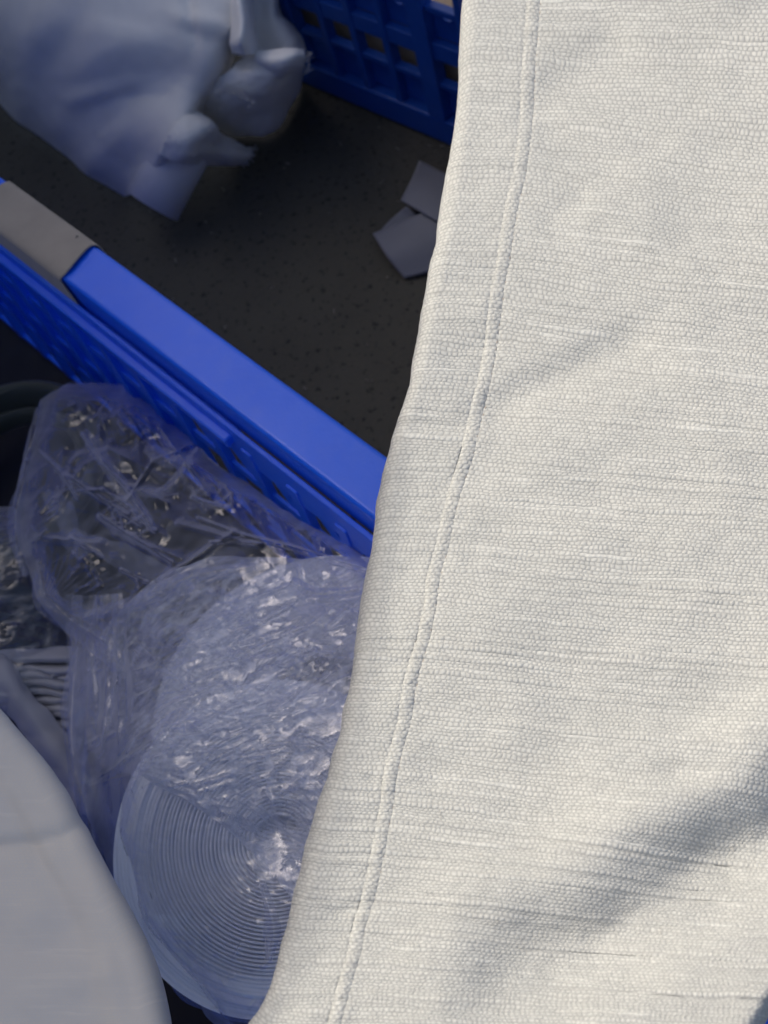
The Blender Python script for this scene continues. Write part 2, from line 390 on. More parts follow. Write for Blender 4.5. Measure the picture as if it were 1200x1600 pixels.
# seam: folded welt left of the stitching, groove on both sides, puckered
sx = px-se
puck = vnoise(np.zeros_like(py)+.5, py/15., 31); puck2 = fbm(px/30, py/22., 2, 44)
wig = 2.2*vnoise(np.zeros_like(py), py/45., 77)
sxx = sx+wig
welt = np.exp(-np.abs((sxx+9.5)/8.)**2.4)
pit = .45+.55*np.cos(2*math.pi*Y0/12.6)
dz += .0006*welt*(1+.45*puck+.17*np.cos(2*math.pi*(Y0+sx*.8)/12.6))-.00055*bell(sxx-1.5, 2.4)*(.35+.9*pit)-.00045*bell(sxx+19, 3)*(1+.8*puck)
dz += .0007*puck2*bell(sx+10, 40)
dz += -.0015*np.clip((sx+20)/90, -1, 0)**2*0
# slub yarns: long slightly raised weft ribs, crisp on their lower side
def ribs(u, v, seed):
    k = np.floor(v); f = v-k; h_ = 0
    for kk in (k-1, k, k+1):
        c_ = kk+.5+.35*vnoise(kk*7.31, kk*0, seed)+.25*vnoise(u/260, kk*3.7, seed+1)
        a_ = np.clip(vnoise(u/620+kk*5.1, kk*2.9, seed+2)*1.3+.35, 0, 1)
        d_ = v-c_; h_ = h_+a_*np.where(d_ < 0, np.exp(-(d_/.32)**2), np.exp(-(d_/.16)**2))
    return h_
dz += .00058*ribs(px, (Y0+3*vnoise(px/120, Y0/60, 400))/17., 401)+.00018*ribs(px+500, (Y0+2*vnoise(px/70, Y0/50, 410))/8.3, 411)
# outer strip bulges gently then turns under
V = P(px, py, CZ+.022*((py-760)/800)**2)
V[..., 2] += dz
V[..., 2] -= np.clip((px-1250)/400, 0, 1)**2*.10
V[..., 2] -= np.clip(over/60, 0, 3)**2*.02
V[..., 2] += np.clip((300-py)/600, 0, 1)**2*.01
U = sx/8.2; W_ = -(Y0+0*px)/5.6
UV = np.stack([U, W_], -1)
# turn-under along the left edge
E0 = V[:, 0]; nxt = np.gradient(E0, axis=0)[:, :2]; nrm = np.stack([-nxt[:, 1], nxt[:, 0]], -1); nrm /= np.linalg.norm(nrm, axis=1, keepdims=True)
if nrm[:, 0].mean() > 0: nrm = -nrm
R_ = .0125*(1+.25*vnoise(rows/160., rows*0, 5)+.12*vnoise(rows/37., rows*0, 6))
ths = np.linspace(0, math.pi*1.02, 26)[1:]
roll = []; ruv = []
for th_ in ths:
    p = E0.copy(); p[:, :2] += nrm*(R_*math.sin(th_))[:, None]; p[:, 2] -= R_*(1-math.cos(th_))
    roll.append(p); ruv.append(np.stack([UV[:, 0, 0]-(R_*th_)/.0034, UV[:, 0, 1]], -1))
for k in range(1, 14):
    p = roll[24].copy(); p[:, :2] -= nrm*(.008*k); p[:, 2] -= .002*k+.0009*k*k
    roll.append(p); ruv.append(ruv[24]-np.array([2.4*k, 0]))
V = np.concatenate([np.stack(roll[::-1], 1), V], 1); UV = np.concatenate([np.stack(ruv[::-1], 1), UV], 1)
# far right: falls to the ground outside the frame
last = V[:, -1]; nn = np.stack([-nrm[:, 0], -nrm[:, 1]], -1); ext = []; euv = []
for k in range(1, 30):
    p = last.copy(); f = k/29.; p[:, :2] += nn*(.16*math.sin(f*math.pi/2)); p[:, 2] = last[:, 2]*(1-f**1.3)+.004*f**1.3
    ext.append(p); euv.append(UV[:, -1]+np.array([6.*k, 0]))
V = np.concatenate([V, np.stack(ext, 1)], 1); UV = np.concatenate([UV, np.stack(euv, 1)], 1)
j0 = len(roll)
n, m = V.shape[:2]
ov = np.zeros((n, m)); ov[:, j0:j0+over.shape[1]] = over
mask = (ov[:-1, :-1] < 170) | (np.arange(n-1)[:, None] < 0)
fab = empty('draped_fabric', tuple(P(900, 800, 0.0)))
o = link('panel', grid_mesh('panel', V, UV, mask), M['cream']); solid(o, .0012); put(o, fab)
tag(fab, 'large cream slub-weave fabric with stitched edge seam filling the sunlit right side', 'fabric')
# stitches in the groove beside the welt
iy = np.arange(-40, 1640, 12.6)
jj = np.argmin(np.abs(cols-0.012))
sm = bmesh.new(); bmesh.ops.create_uvsphere(sm, u_segments=6, v_segments=5, radius=1)
for v_ in sm.verts: v_.co = Vector((v_.co.x*.0017, v_.co.y*.00062, v_.co.z*.00055))
sme = bpy.data.meshes.new('stitch'); sm.to_mesh(sme); sm.free(); sme.materials.append(M['stitch'])
for p_ in sme.polygons: p_.use_smooth = True
for yy in iy:
    f = np.interp(yy, rows, np.arange(len(rows))); i0 = int(f)
    a = V[i0, j0+jj]; b = V[min(i0+6, n-1), j0+jj]
    d = b-a; o = bpy.data.objects.new('stitch', sme); COL.objects.link(o)
    o.rotation_euler = Vector(d).to_track_quat('X', 'Z').to_euler(); o.location = a+(b-a)*.5+np.array([0, 0, .0006])
    put(o, fab)

# ------------------------------------------------------------------ crates
def box(bmh, fr, s0, s1, w0, w1, z0, z1, lean=0):
    """box in crate frame fr=(origin, u, w); lean shifts w with height"""
    O, u, w = fr
    vs = []
    for z, in ((z0,), (z1,)):
        for s, t in ((s0, w0), (s1, w0), (s1, w1), (s0, w1)):
            p = O+u*s+w*(t+lean*z); vs.append(bmh.verts.new((p[0], p[1], z)))
    for f in ((3, 2, 1, 0), (4, 5, 6, 7), (0, 1, 5, 4), (1, 2, 6, 5), (2, 3, 7, 6), (3, 0, 4, 7)): bmh.faces.new([vs[k] for k in f])
def bpart(name, boxes, fr, mat, parent, bev=.0015, seg=2):
    bmh = bmesh.new()
    for b_ in boxes: box(bmh, fr, *b_)
    bmesh.ops.recalc_face_normals(bmh, faces=bmh.faces)
    me = bpy.data.meshes.new(name); bmh.to_mesh(me); bmh.free()
    o = link(name, me, mat); put(o, parent)
    if bev:
        m_ = o.modifiers.new('bevel', 'BEVEL'); m_.width = bev; m_.segments = seg; m_.limit_method = 'ANGLE'
        m_.harden_normals = False
    me.polygons.foreach_set('use_smooth', [False]*len(me.polygons))
    return o
# crate 1: the near rim; interior lies on the +w side
O1 = P(0, 275, .36)[:2]; u1 = P(600, 709, .36)[:2]-O1; u1 /= np.linalg.norm(u1); w1v = np.array([u1[1], -u1[0]])
F1 = (O1, u1, w1v); H = .36
c1 = empty('plastic_crate', (float(O1[0]+u1[0]*.4+w1v[0]*.3), float(O1[1]+u1[1]*.4+w1v[1]*.3), 0))
tag(c1, 'bright blue plastic crate with grey tape round its rim, holding the clear bag of rolls', 'crate')
SA, SB, WW = -.50, 1.02, .66
RW = .047                              # rim width
# near long rim: top flange, outer skirt, inner lip
bpart('rim', [(SA, SB, 0, RW, H-.012, H)], F1, M['blue'], c1, .0045, 4)
bpart('rim_skirt', [(SA, SB, .0015, .0045, H-.045, H-.0125)], F1, M['blue'], c1, .001)
bpart('rim_face', [(.075, SB, RW-.0045, RW-.0008, H-.046, H-.0125)], F1, M['blue'], c1, .001)
LN = -.06                               # wall leans inward towards the bottom
wz = lambda z: RW+.002+(H-z)*.0
# ledge below the handle zone
bpart('ledge', [(SA, .42, RW-.003, RW+.0165, H-.062, H-.050)], F1, M['blue'], c1, .002)
def wallbox(s0, s1, z0, z1, t=.003, off=0): return (s0, s1, RW+.016+off, RW+.016+t+off, z0, z1, LN)
# note box() leans by w += lean*z, so shift keeps the top flush
rails = [(.0, .020, .006), (.075, .010, .004), (.135, .012, .004), (.205, .014, .004), (.262, .050, .005)]
for k, (z0, h_, t_) in enumerate(rails):
    bpart('rail', [wallbox(SA, SB, z0+.012, z0+.012+h_, t_, .006)], F1, M['blue'], c1, .001)
s = SA
while s < SB:
    bpart('rib', [wallbox(s, s+.014, .012, .30, .009, .004)], F1, M['blue'], c1, .001)
    s += .062
bpart('handle_panel', [wallbox(SA, .30, .09, .312, .002, .004)], F1, M['blue'], c1, .001)
# slanting braces between the ribs
s = .31
while s < SB:
    bmh = bmesh.new()
    O_, u_, w_ = F1
    def pt(ss, tt, zz): p = O_+u_*ss+w_*(tt+LN*zz); return bmh.verts.new((p[0], p[1], zz))
    q = [(s, .30), (s+.02, .30), (s+.062, .215), (s+.042, .215)]
    A = [pt(a, RW+.019, z) for a, z in q]; B = [pt(a, RW+.023, z) for a, z in q]
    bmh.faces.new(A); bmh.faces.new(B[::-1])
    for i in range(4): bmh.faces.new((A[i], A[(i+1) % 4], B[(i+1) % 4], B[i]))
    bmesh.ops.recalc_face_normals(bmh, faces=bmh.faces)
    me = bpy.data.meshes.new('brace'); bmh.to_mesh(me); bmh.free(); put(link('brace', me, M['blue'], smooth=False), c1)
    s += .062
# the other three sides and the floor
bpart('rim', [(SA, SB, WW-RW, WW, H-.012, H)], F1, M['blue'], c1, .0025)
bpart('rim', [(SA-.001, SA+RW, RW+.001, WW-RW-.001, H-.0122, H-.0002)], F1, M['blue'], c1, .0025)
bpart('rim', [(SB-RW, SB+.001, RW+.001, WW-RW-.001, H-.0122, H-.0002)], F1, M['blue'], c1, .0025)
bpart('side_wall', [(SA+.02, SB-.02, WW-RW+.01, WW-RW+.014, .012, H-.013)], F1, M['blue'], c1, .001)
bpart('side_wall', [(SA+.02, SA+.024, RW+.02, WW-RW, .012, H-.013)], F1, M['blue'], c1, .001)
bpart('side_wall', [(SB-.024, SB-.02, RW+.02, WW-RW, .012, H-.013)], F1, M['blue'], c1, .001)
bpart('base', [(SA+.01, SB-.01, RW-.01, WW-RW+.02, .004, .012)], F1, M['blue'], c1, .001)
# added black sheet standing in for shade on the crate floor
ns_, nw_ = 90, 60
ss, tt = np.meshgrid(np.linspace(SA+.03, SB-.03, ns_), np.linspace(RW+.010, WW-RW+.005, nw_), indexing='ij')
zz = .022+.012*np.abs(fbm(ss*9, tt*9, 4, 61))+.20*np.clip((tt-.12)/.45, 0, 1)**2*.0
zz = np.where((tt < RW+.02), .03, zz)
LV = np.stack([O1[0]+u1[0]*ss+w1v[0]*tt, O1[1]+u1[1]*ss+w1v[1]*tt, zz], -1)
o = link('shade_sheet', grid_mesh('shade_sheet', LV), M['black']); tag(o, 'added black sheet standing in for shade on the bottom of the near blue crate', 'shade sheet')

# grey tape wrapped over the rim (grip)
prof = [(-.0022, H-.05), (-.0026, H-.02), (-.0022, H-.002), (.002, H+.0026), (.012, H+.0046), (.030, H+.0046), (RW-.005, H+.0030), (RW+.0018, H-.0015), (RW+.0024, H-.012), (RW+.0030, H-.030), (RW+.0045, H-.045), (RW+.007, H-.0488)]
sP = np.linspace(.018, .180, 60)
pr = cr(np.array(prof), np.linspace(0, len(prof)-1, 70))
GV = np.zeros((70, 60, 3))
for i in range(70):
    slant = .022*(pr[i, 0]/RW)*0
    x = sP+np.where(np.arange(60) > 50, .003*math.sin(i*.22), 0)
    # right end of the strip narrows where it dips under the rim
    x = x-(np.arange(60)/59.)*.0 + (pr[i, 0]-RW/2)*.0
    GV[i, :, 0] = O1[0]+u1[0]*x+w1v[0]*pr[i, 0]; GV[i, :, 1] = O1[1]+u1[1]*x+w1v[1]*pr[i, 0]; GV[i, :, 2] = pr[i, 1]
GV[..., 2] += .0006*fbm(GV[..., 0]*60, GV[..., 1]*60, 3, 8)
o = link('grip_tape', grid_mesh('grip_tape', GV), M['tape']); solid(o, .0012, 1); put(o, c1); o['label'] = 'matte grey brown tape wrapped over the rim'

# crate 2: far crate, outside wall facing the camera
A2 = P(455, 124, 0)[:2]; B2 = P(700, 229, 0)[:2]
u2 = (B2-A2)/np.linalg.norm(B2-A2); w2 = np.array([-u2[1], u2[0]])
if w2[0] < 0: w2 = -w2
F2 = (A2, u2, w2)
c2 = empty('plastic_crate', (float(A2[0]+u2[0]*.3+w2[0]*.2), float(A2[1]+u2[1]*.3+w2[1]*.2), 0))
tag(c2, 'blue lattice crate with shade put into its colour, standing on the ground at the top, behind the grey bundle', 'crate')
L2, D2, H2 = .78, .40, .33
LN2 = -.03
def b2(name, s0, s1, wa, wb, z0, z1, bev=.0015, lean=LN2): return bpart(name, [(s0, s1, wa, wb, z0, z1, lean)], F2, M['blue_shade'], c2, bev)
b2('bottom_band', 0, L2, 0, .022, .004, .048, .003)
b2('back_panel', .01, L2-.01, .022, .024, .03, .060, .0005)
b2('corner_post', -.002, .062, -.004, .020, .0485, .30, .004)
b2('corner_post', L2-.06, L2, -.004, .020, .0485, .30, .004)
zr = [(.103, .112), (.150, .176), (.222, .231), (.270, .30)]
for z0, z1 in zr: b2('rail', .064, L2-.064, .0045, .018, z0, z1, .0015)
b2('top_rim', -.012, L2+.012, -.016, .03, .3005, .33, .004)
posts = []
s = .062; k = 0
while s < L2-.08:
    wide = (k % 4 == 3)
    w_ = .03 if wide else .011
    b2('post', s+.052, s+.052+w_, -.001 if wide else .002, .020, .0485, .2995, .0015)
    posts.append(s+.052); s += .052+w_; k += 1
# sloped half-height cell plates that leave rounded openings above
s = .062; k = 0
while s < L2-.08:
    wide = (k % 4 == 3); w_ = .03 if wide else .011
    for (za, zb) in ((.050, .102), (.177, .221)):
        # plate with a half-round bite from the top, as an extruded outline
        bmh = bmesh.new(); O_, uu, ww = F2
        n_ = 9; pts = [(s, za), (s+.052, za), (s+.052, zb)]
        cx = s+.024; rr = .013
        pts += [(cx+rr*math.cos(a), zb-rr*math.sin(a)*1.1) for a in np.linspace(0, math.pi, n_)]
        pts += [(s, zb)]
        A = []; B = []
        for (a, z) in pts:
            p = O_+uu*a+ww*(.017+LN2*z); A.append(bmh.verts.new((p[0], p[1], z)))
            p = O_+uu*a+ww*(.020+LN2*z); B.append(bmh.verts.new((p[0], p[1], z)))
        bmh.faces.new(A); bmh.faces.new(B[::-1])
        for i in range(len(A)): bmh.faces.new((A[i], A[(i+1) % len(A)], B[(i+1) % len(A)], B[i]))
        bmesh.ops.recalc_face_normals(bmh, faces=bmh.faces)
        me = bpy.data.meshes.new('cell_plate'); bmh.to_mesh(me); bmh.free(); put(link('cell_plate', me, M['blue_shade'], smooth=False), c2)
    s += .052+w_; k += 1
bpart('side_wall', [(0.0, .004, .03, D2, .004, .30)], F2, M['blue_shade'], c2)
bpart('side_wall', [(L2-.004, L2, .03, D2, .004, .30)], F2, M['blue_shade'], c2)
bpart('back_wall', [(0.0, L2, D2, D2+.004, .004, .32)], F2, M['blue_shade'], c2)
bpart('base', [(.005, L2-.005, .03, D2-.002, .005, .010)], F2, M['blue_shade'], c2)
bx = bpart('cardboard_box', [(.03, L2-.05, .034, D2-.05, .0105, .20)], F2, M['card'], c2, .004); bx.parent = None; bx.matrix_parent_inverse = Matrix()
tag(bx, 'brown cardboard glimpsed through the holes of the far blue crate', 'box')

# ------------------------------------------------------------------ grey cloth bundle
bun = empty('cloth_bundle', tuple(P(200, 150, 0)))
tag(bun, 'grey satin cloth bundle wrapped round a white tube, lying on the ground at upper left', 'cloth bundle')
def cloth(name, ctrl, nr, nc, mat, parent, th=.0015, amp=.003, sc=9, seed=1, fold=None, off=-1):
    G = patch(ctrl, nr, nc); X = P(G[..., 0], G[..., 1], G[..., 2])
    N_ = normals(X)
    d_ = amp*fbm(G[..., 0]/100*sc/9, G[..., 1]/100*sc/9, 4, seed)
    if fold is not None: d_ = d_+fold(G[..., 0], G[..., 1])
    X = X+N_*d_[..., None]
    ii, jj_ = np.meshgrid(np.arange(nr), np.arange(nc), indexing='ij')
    UV_ = np.stack([G[..., 0]/7., -G[..., 1]/5.], -1)
    o = link(name, grid_mesh(name, X, UV_), mat)
    if th: solid(o, th, off)
    if parent: put(o, parent)
    return o
def sharp(x, y): return .006*facets(x/95, y/70, 141)+.0018*facets(x/34, y/28, 143)
def bf(px_, py_):
    def seg(x0, y0, x1, y1, w, a):
        L = math.hypot(x1-x0, y1-y0); tx, ty = (x1-x0)/L, (y1-y0)/L
        al = (px_-x0)*tx+(py_-y0)*ty; d = (px_-x0)*(-ty)+(py_-y0)*tx
        e = np.clip(np.minimum(al, L-al), -300, 0)
        return a*np.exp(-(d/w)**2)*np.exp(-(e/(L*.35))**2)
    return (.0035*facets(px_/170, py_/110, 145)+seg(130, 150, 200, 130, 13, .005)+seg(210, 150, 255, 150, 10, -.003)+seg(290, -40, 300, 50, 9, -.007)+seg(150, 250, 230, 170, 26, .008)
            +seg(60, 60, 30, 180, 30, .008)+seg(180, 20, 330, 60, 30, -.006)+seg(300, 30, 370, 50, 14, .006)+seg(240, 200, 330, 110, 22, .005)+seg(120, 20, 60, 120, 30, -.006))
cloth('wrapper', [
    [(-190, -60, .02), (-120, -110, .20), (60, -160, .33), (240, -170, .34), (370, -170, .30), (430, -160, .22)],
    [(-110, 60, .02), (-60, 30, .17), (90, -20, .29), (250, -40, .30), (372, -40, .27), (400, -40, .20)],
    [(-10, 150, .015), (40, 120, .14), (140, 80, .24), (260, 55, .26), (352, 60, .24), (376, 60, .17)],
    [(88, 232, .010), (110, 205, .09), (170, 165, .16), (250, 135, .195), (312, 140, .19), (330, 150, .13)],
    [(165, 288, .010), (175, 268, .055), (200, 242, .10), (235, 224, .14), (264, 220, .162), (280, 224, .150)],
    [(196, 306, .004), (203, 304, .02), (209, 300, .04), (214, 300, .05), (218, 298, .056), (222, 296, .054)]], 110, 90, M['grey_satin'], bun, .002, .0035, 14, 4, bf)
# the tube
ta = P(288, 228, .100); tb = P(239, 322, .055)
ax = (tb-ta)/np.linalg.norm(tb-ta); rt = .040
aa = np.cross(ax, [0, 0, 1.]); aa /= np.linalg.norm(aa); bb = np.cross(ax, aa)
an = np.linspace(0, 2*math.pi, 49)[:-1]
prof = [(-.05, rt), (.0, rt), (1., rt), (1., rt-.0035), (.0, rt-.0035)]
L_ = np.linalg.norm(tb-ta)
TV = np.zeros((len(prof), 48, 3))
for i, (f, r_) in enumerate(prof): TV[i] = ta+ax*(f*L_)+(np.cos(an)[:, None]*aa+np.sin(an)[:, None]*bb)*r_
o = link('tube', grid_mesh('tube', TV[:4], close_u=True), M['tube']); put(o, bun); o['label'] = 'smooth pale end of the tube sticking out of the cloth'
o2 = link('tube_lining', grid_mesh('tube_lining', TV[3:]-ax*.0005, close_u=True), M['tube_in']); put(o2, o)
# folds right of the wrapper
cloth('lower_fold', [
    [(285, 165, .10), (300, 150, .15), (330, 128, .18), (360, 110, .20), (372, 95, .20), (385, 84, .20)],
    [(305, 178, .09), (322, 165, .14), (352, 142, .175), (390, 122, .195), (425, 112, .20), (460, 84, .20)],
    [(325, 190, .07), (345, 178, .12), (378, 160, .155), (415, 140, .175), (450, 118, .175), (478, 88, .16)],
    [(345, 200, .05), (368, 192, .085), (400, 178, .11), (435, 158, .125), (462, 130, .12), (476, 100, .11)],
    [(362, 206, .03), (388, 210, .04), (408, 212, .05), (436, 195, .055), (458, 160, .055), (472, 125, .05)],
    [(366, 205, .01), (390, 207, .01), (410, 206, .012), (434, 190, .014), (454, 158, .014), (466, 126, .014)]], 60, 60, M['grey_satin'], bun, .0015, .006, 22, 12, sharp)
cloth('upper_fold', [
    [(372, -60, .24), (392, -62, .21), (412, -50, .20), (440, -40, .19), (455, -20, .12)],
    [(368, 0, .24), (385, 10, .20), (405, 15, .185), (430, 15, .18), (444, 20, .11)],
    [(362, 50, .23), (378, 55, .20), (400, 62, .165), (445, 50, .165), (466, 52, .12)],
    [(360, 84, .215), (374, 88, .19), (402, 92, .15), (452, 80, .155), (476, 80, .12)]], 50, 50, M['grey_satin'], bun, .0015, .005, 20, 15, sharp)
cloth('turned_edge', [
    [(386, 92, .175), (405, 82, .21), (432, 77, .222), (458, 76, .222), (474, 78, .20)],
    [(390, 95, .19), (409, 92, .222), (436, 90, .232), (460, 88, .228), (476, 90, .20)],
    [(396, 99, .188), (416, 105, .213), (438, 108, .218), (458, 103, .212), (474, 104, .18)],
    [(404, 103, .165), (420, 116, .185), (438, 121, .19), (456, 112, .185), (470, 112, .155)]], 30, 40, M['grey_satin'], bun, .0012, .002, 20, 18)
cloth('neck_fold', [
    [(352, -30, .27), (366, -30, .285), (378, -30, .27), (392, -30, .23)],
    [(362, 30, .25), (376, 30, .27), (388, 30, .255), (397, 30, .21)],
    [(362, 66, .24), (376, 62, .26), (392, 62, .24), (404, 68, .20)],
    [(364, 80, .22), (378, 84, .235), (394, 86, .22), (408, 82, .18)]], 30, 24, M['grey_satin'], bun, .0012, .003, 20, 19)
cloth('torn_flap', [
    [(248, 240, .150), (264, 210, .175), (283, 187, .18), (305, 176, .165)],
    [(280, 252, .135), (296, 226, .16), (318, 205, .16), (335, 200, .14)],
    [(312, 258, .09), (326, 240, .105), (346, 225, .095), (356, 215, .08)],
    [(345, 262, .03), (356, 254, .05), (370, 242, .055), (378, 230, .045)],
    [(372, 256, .012), (382, 252, .022), (392, 243, .028), (394, 232, .02)]], 50, 40, M['grey_satin'], bun, .001, .006, 34, 23, sharp)
vs = []; fs = []
def strand(vs, fs, pts, r):
    b0 = len(vs); pts = [np.array(p) for p in pts]
    for p in pts:
        for k in range(3): a = 2.1*k; vs.append(p+np.array([math.cos(a)*r, math.sin(a)*r*.5, math.sin(a)*r]))
    for i in range(len(pts)-1):
        for k in range(3): fs.append((b0+i*3+k, b0+i*3+(k+1) % 3, b0+i*3+3+(k+1) % 3, b0+i*3+3+k))
for k in range(70):
    f = random.random(); x = 376+18*f+random.uniform(-3, 3); y = 256-24*f+random.uniform(-3, 3)
    dx, dy = random.uniform(0, 10), random.uniform(-9, 9); z = random.uniform(.012, .03)
    strand(vs, fs, [P(x, y, z), P(x+dx*.5, y+dy*.3, z+.004), P(x+dx, y+dy, z-.004)], .0005)
for k in range(60):
    f = random.random(); x = 335+62*f; y = 142+18*f-8*math.sin(f*3)+random.uniform(-4, 4); z = .19-.01*f
    dx, dy = random.uniform(-9, 9), random.uniform(2, 12)
    strand(vs, fs, [P(x, y, z+.004), P(x+dx*.5, y+dy*.5, z+.006), P(x+dx, y+dy, z-.004)], .0005)
for k in range(16):
    y = random.uniform(80, 118); z = .16
    strand(vs, fs, [P(474, y, z), P(478+random.uniform(0, 5), y-4, z), P(480+random.uniform(0, 12), y+random.uniform(-14, 6), z-.004)], .0004)
o = link('frayed_threads', raw_mesh('frayed_threads', vs, fs), M['tube']); put(o, bun); o['kind'] = 'stuff'

vs = []; fs = []
for k in range(46):
    x = random.uniform(230, 700); y = random.uniform(180, 640); a = random.uniform(0, 6.28); l = random.uniform(2, 9)
    strand(vs, fs, [P(x, y, .002), P(x+math.cos(a)*l*.5+random.uniform(-2, 2), y+math.sin(a)*l*.5, .0035), P(x+math.cos(a)*l, y+math.sin(a)*l, .002)], random.uniform(.0004, .0012))
o = link('lint', raw_mesh('lint', vs, fs), M['tape']); tag(o, 'specks of pale lint and crumbs on the dark ground', 'lint', kind='stuff')
# ------------------------------------------------------------------ grey webbing strip on the ground
st = empty('webbing_strip', tuple(P(655, 340, 0)))
tag(st, 'folded dark grey webbing strip lying on the ground beside the cream fabric', 'webbing strip')
cloth('upper_length', [[(655, 252, .004), (690, 270, .010), (730, 292, .013)], [(642, 284, .024), (680, 304, .026), (722, 328, .02)], [(627, 314, .022), (665, 336, .03), (712, 362, .03)]], 20, 20, M['strip'], st, .002, .001)
cloth('lower_length', [[(583, 366, .012), (622, 350, .018), (660, 334, .024), (700, 322, .02)], [(604, 400, .019), (650, 382, .026), (690, 366, .024), (720, 352, .015)], [(632, 435, .004), (672, 424, .006), (705, 404, .006), (735, 390, .006)]], 20, 24, M['strip'], st, .002, .001)
cloth('under_fold', [[(586, 372, .008), (604, 350, .010), (624, 332, .012), (636, 322, .02)], [(596, 384, .004), (616, 366, .004), (640, 350, .004), (655, 340, .008)]], 10, 20, M['strip'], st, .0015, .0005)

# ------------------------------------------------------------------ rolls in the bag
def roll_thing(name, px_, py_, z, radius, hole, rings, height, nrm, seed, dish, label):
    c = P(px_, py_, z); n_ = np.array(nrm, float); n_ /= np.linalg.norm(n_)
    a_ = np.cross([0, 1., 0], n_); a_ /= np.linalg.norm(a_); b_ = np.cross(n_, a_)
    root = empty(name, tuple(c-n_*height)); tag(root, label, 'roll', None)
    r = np.random.RandomState(seed)
    seg = 180; an_ = np.linspace(0, 2*math.pi, seg, endpoint=False)
    pr_ = []                                           # radius, height
    pitch = (radius-hole)/rings
    for k in range(rings):
        r0 = radius-k*pitch
        q_ = (radius-r0)/(radius-hole)
        h = -dish*q_**2.2-.004*(1-min(1, k/4.))**2*0+r.uniform(-.0009, .0009)
        dpt = .0005+.0055*min(1, max(0, (k-7)/9.))
        pr_ += [(r0, h-dpt), (r0-.12*pitch, h), (r0-.62*pitch, h), (r0-.75*pitch, h-dpt)]
    G = np.zeros((len(pr_)+2, seg, 3))
    wob = 1+.006*vnoise(np.cos(an_)*2+seed, np.sin(an_)*2, seed)
    full = [(radius, -height)]+pr_+[(hole, -dish-.05)]
    for i, (rr, h) in enumerate(full):
        ro = rr*wob*(1+.006*vnoise(np.cos(an_)*1.5+i*.11, np.sin(an_)*1.5, seed+9))
        G[i] = c+(np.cos(an_)*ro)[:, None]*a_+(np.sin(an_)*ro)[:, None]*b_+n_*(h+.0012*vnoise(np.cos(an_)*2+i*.2, np.sin(an_)*2, seed+3))[:, None]
    o = link('wound_layers', grid_mesh('wound_layers', G[1:], close_u=True), M['roll']); put(o, root)
    side = link('outer_layer', grid_mesh('outer_layer', np.stack([G[0], G[1]*1.0], 0), close_u=True), M['roll']); put(side, root)
    # core
    K = np.zeros((2, 48, 3)); a2 = np.linspace(0, 2*math.pi, 49)[:-1]
    for i, h in enumerate((-dish-.004, -dish-.05)): K[i] = c+((np.cos(a2)[:, None])*a_+(np.sin(a2)[:, None])*b_)*(hole-.003)+n_*h
    put(link('core', grid_mesh('core', K, close_u=True), M['tube']), root)
    return root
roll_thing('webbing_roll', 424, 1310, .270, .1225, .020, 36, .09, (.10, -.12, 1), 3, .032, 'pale wound webbing roll with clearly ringed face, lowest in the clear bag')
roll_thing('webbing_roll', 505, 1105, .225, .150, .055, 30, .10, (.10, .05, 1), 5, .010, 'pale webbing roll under the most crumpled film, above the ringed one')
# ------------------------------------------------------------------ clear bag
def rbf(pts, x, y, smooth=0):
    p = np.array(pts, float); s_ = 100.
    d = np.hypot(p[:, None, 0]-p[None, :, 0], p[:, None, 1]-p[None, :, 1])/s_
    A = np.block([[d+smooth*np.eye(len(p)), np.ones((len(p), 1)), p[:, :2]/s_], [np.ones((1, len(p))), np.zeros((1, 3))], [p[:, :2].T/s_, np.zeros((2, 3))]])
    c = np.linalg.solve(A, np.concatenate([p[:, 2], np.zeros(3)]))
    out = c[len(p)]+c[len(p)+1]*x/s_+c[len(p)+2]*y/s_
    for i in range(len(p)): out = out+c[i]*np.hypot(x-p[i, 0], y-p[i, 1])/s_
    return out
def film(name, left, right_, y0, y1, ctrl, nr, nc, mat, crf, parent, edge=.0, seed=3):
    yy = np.linspace(y0, y1, nr); f = np.linspace(0, 1, nc)
    l = smooth_curve(left, yy); r_ = smooth_curve(right_, yy)
    X = l[:, None]+(r_-l)[:, None]*f[None]; Y = np.repeat(yy[:, None], nc, 1)
    Y = Y+6*fbm(X/60, Y/60, 3, seed+70); X = X+5*fbm(X/40, Y/40, 3, seed+80)
    Z = rbf(ctrl, X, Y)+crf(X, Y)
    if edge:
        e = np.minimum(np.minimum((X-l[:, None])/40, (r_[:, None]-X)/40), np.minimum((Y-y0)/40, (y1-Y)/40)); e = np.clip(e, 0, 1)
        Z = Z-edge*(1-e)**2
    o = link(name, grid_mesh(name, P(X, Y, Z)), mat); put(o, parent); return o
bag = empty('clear_bag', tuple(P(330, 1000, .02)))
tag(bag, 'crumpled clear plastic bag over the webbing rolls beside the blue rim', 'plastic bag')
top_ctrl = [(60, 625, .19), (150, 612, .20), (260, 655, .215), (330, 720, .235), (450, 800, .275), (575, 875, .31), (700, 900, .33), (20, 790, .20), (60, 940, .215), (110, 1000, .21), (100, 1130, .19), (130, 1250, .245),
            (180, 1400, .265), (235, 1500, .262), (300, 1560, .262), (420, 1600, .265), (600, 1600, .25), (150, 750, .235), (250, 850, .255), (350, 900, .28), (480, 920, .29), (300, 1000, .30), (450, 1050, .305),
            (240, 1150, .305), (430, 1150, .315), (430, 1300, .298), (260, 1330, .296), (195, 1300, .293), (230, 1430, .290), (350, 1540, .288), (330, 1480, .286), (560, 1200, .32), (600, 1400, .32), (420, 1540, .285), (210, 1220, .303)]
